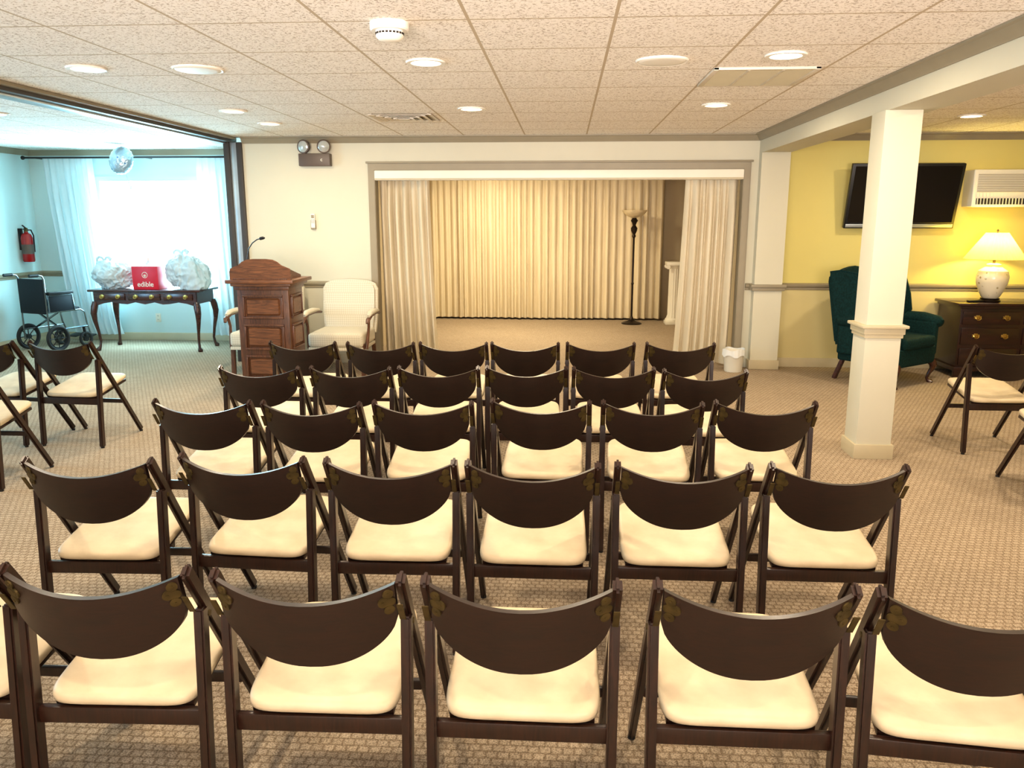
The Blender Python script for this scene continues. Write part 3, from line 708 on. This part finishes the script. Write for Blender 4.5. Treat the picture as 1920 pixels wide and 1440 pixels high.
MB().lathe([(.07,.035),(.085,.05),(.11,.10),(.145,.19),(.152,.25),(.135,.31),(.085,.345),(.065,.36),(.07,.375),(.04,.385)],'vase',seg=48).obj('lamp_body',K)
MB().lathe([(.012,.38),(.012,.47),(.006,.47),(.006,.70),(.012,.71),(.0,.725)],'brass',seg=16).obj('harp',K)
MB().lathe([(.275,.43),(.10,.69)],'shade',seg=240,ripple=.02,nr=48,cap=False).obj('lamp_shade',K,ang=180)
light('POINT','table_lamp_bulb',(0,0,.54),26,(1,.80,.26),.04,parent=K)
k=thing('television_remote','black remote control lying on dresser','remote control',(4.15,8.42,.766),15)
MB().box((0,0,.01),(.17,.045,.018),'black',.005).obj('remote_body',k)
V=thing('television','black flat screen television tilted on wall mount','television',(3.45,8.70,1.82))
m=MB(); m.box((0,0,0),(1.11,.05,.66),'black',.008); m.obj('frame',V,rot=(math.radians(13),0,0))
m=MB(); m.box((0,-.027,.02),(1.05,.004,.57),'screen'); m.obj('screen',V,rot=(math.radians(13),0,0))
m=MB(); m.box((0,-.027,-.30),(1.08,.004,.035),'alum',.001); m.obj('lower_bezel',V,rot=(math.radians(13),0,0))
m=MB(); m.box((0,.145,0),(.3,.02,.3),'black'); m.box((0,.08,.03),(.1,.13,.12),'black'); m.obj('wall_mount',V)
A=thing('air_conditioner','cream wall air conditioner with louvered grille','air conditioner',(4.55,YR,1.90))
MB().b2((-.44,-.22,-.19),(.44,0,.18),'offwhite',.015,3).obj('casing',A)
m=MB()
for i in range(11): m.box((.0,-.222,.13-i*.017),(.80,.008,.006),'trim')
m.obj('grille',A)
m=MB(); m.b2((-.40,-.224,-.165),(.40,-.215,-.105),'dark')
for i in range(26): m.box((-.39+i*.0312,-.228,-.135),(.006,.014,.06),'offwhite')
m.obj('air_outlet',A)
# ------------------------------------------------------------ wheelchair
X=thing('wheelchair','compact black transport wheelchair with small dark wheels','wheelchair',(-6.40,9.42,0),-18)
def ring(m,c,R,r,mat,seg=40,s2=10):
    m.loft([(c[0],c[1]+R*math.cos(2*math.pi*k/seg),c[2]+R*math.sin(2*math.pi*k/seg)) for k in range(seg)],r,mat,s2,closed=True)
for s in (-1,1):
    m=MB(); ring(m,(s*.255,-.02,.16),.14,.02,'rubber'); ring(m,(s*.255,-.02,.16),.115,.008,'vinylblk')
    m.loft([(s*.235,-.02,.16),(s*.275,-.02,.16)],.03,'black',14)
    for k in range(8):
        a=2*math.pi*k/8; m.loft([(s*.255,-.02+.02*math.cos(a),.16+.02*math.sin(a)),(s*.255,-.02+.12*math.cos(a),.16+.12*math.sin(a))],.006,'black',6)
    m.obj('wheel',X)
    m=MB(); ring(m,(s*.22,.40,.10),.08,.018,'rubber',24); m.loft([(s*.205,.40,.10),(s*.235,.40,.10)],.035,'black',12)
    m.stick((s*.22,.40,.10),(s*.22,.38,.26),.035,.02,'black'); m.obj('caster',X)
    m=MB(); tb='chrome'
    m.loft([(s*.215,-.10,.14),(s*.215,-.10,.88),(s*.215,-.12,.92),(s*.215,-.16,.93),(s*.215,-.18,.93)],.011,tb,10)
    m.loft([(s*.215,-.10,.48),(s*.215,.36,.48),(s*.215,.42,.44),(s*.215,.44,.30),(s*.20,.50,.12)],.011,tb,10)
    m.loft([(s*.215,-.10,.26),(s*.215,.44,.26)],.011,tb,10)
    m.loft([(s*.23,-.08,.48),(s*.23,-.08,.68),(s*.23,.25,.68),(s*.23,.27,.48)],.010,tb,10)
    m.obj('side_frame',X)
    MB().loft([(s*.215,-.17,.93),(s*.215,-.28,.93)],.019,'black',12).obj('push_handle',X)
    MB().box((s*.23,.09,.705),(.06,.34,.04),'black',.012,seg=3).obj('armrest',X)
    MB().box((s*.23,.09,.58),(.012,.32,.19),'vinylblk',.003).obj('side_panel',X)
    MB().box((s*.11,.53,.115),(.15,.13,.015),'black',.004,rot=(.2,0,0)).obj('footplate',X)
MB().box((0,-.105,.67),(.43,.03,.42),'vinylblk',.012,seg=3).obj('backrest',X)
MB().box((0,.14,.49),(.43,.44,.05),'vinylblk',.018,seg=3).obj('seat',X)
m=MB(); m.stick((-.21,.05,.26),(.21,.05,.47),.02,.02,'chrome'); m.stick((.21,.075,.26),(-.21,.075,.47),.02,.02,'chrome'); m.obj('cross_brace',X)
# ------------------------------------------------------------ lights
light('AREA','window_daylight',((wx0+wx1)/2,YL+.45,1.4),560,(.46,.84,1),2.6,(math.radians(-90),0,0),sy=2.2)
light('AREA','side_fill_light',(XL-.5,4.6,1.4),400,(.30,.68,1),4.2,(0,math.radians(-88),0),sy=1.6)  # added unseen fill that tints the left side of the ceiling blue
light('AREA','rear_fill_light',(0,YF-.5,1.35),290,(1,.86,.78),5.2,(math.radians(112),0,0),sy=1.6,spread=76)  # unseen fill added behind the camera, aimed up to brighten the ceiling
light('AREA','alcove_light',(-.5,10.7,CH-.05),80,(1,.86,.60),.7)
light('AREA','alcove_light_side',(-1.2,11.7,CH-.05),30,(1,.88,.60),.5)
wd=bpy.data.worlds.new('World'); S.world=wd; wd.use_nodes=True
bg=wd.node_tree.nodes['Background']; bg.inputs['Color'].default_value=(.88,.96,1,1); bg.inputs['Strength'].default_value=1.2
# ------------------------------------------------------------ camera
cam=bpy.data.cameras.new('Camera'); cam.sensor_width=36; cam.lens=1504.1/1920*36; cam.clip_start=.05
co=bpy.data.objects.new('Camera',cam); COL.objects.link(co); co.location=(0,0,1.6)
co.rotation_euler=(math.radians(90-11.69),0,math.radians(3.761)); S.camera=co
S.view_settings.view_transform='Standard'; S.view_settings.exposure=.17; S.view_settings.gamma=.94
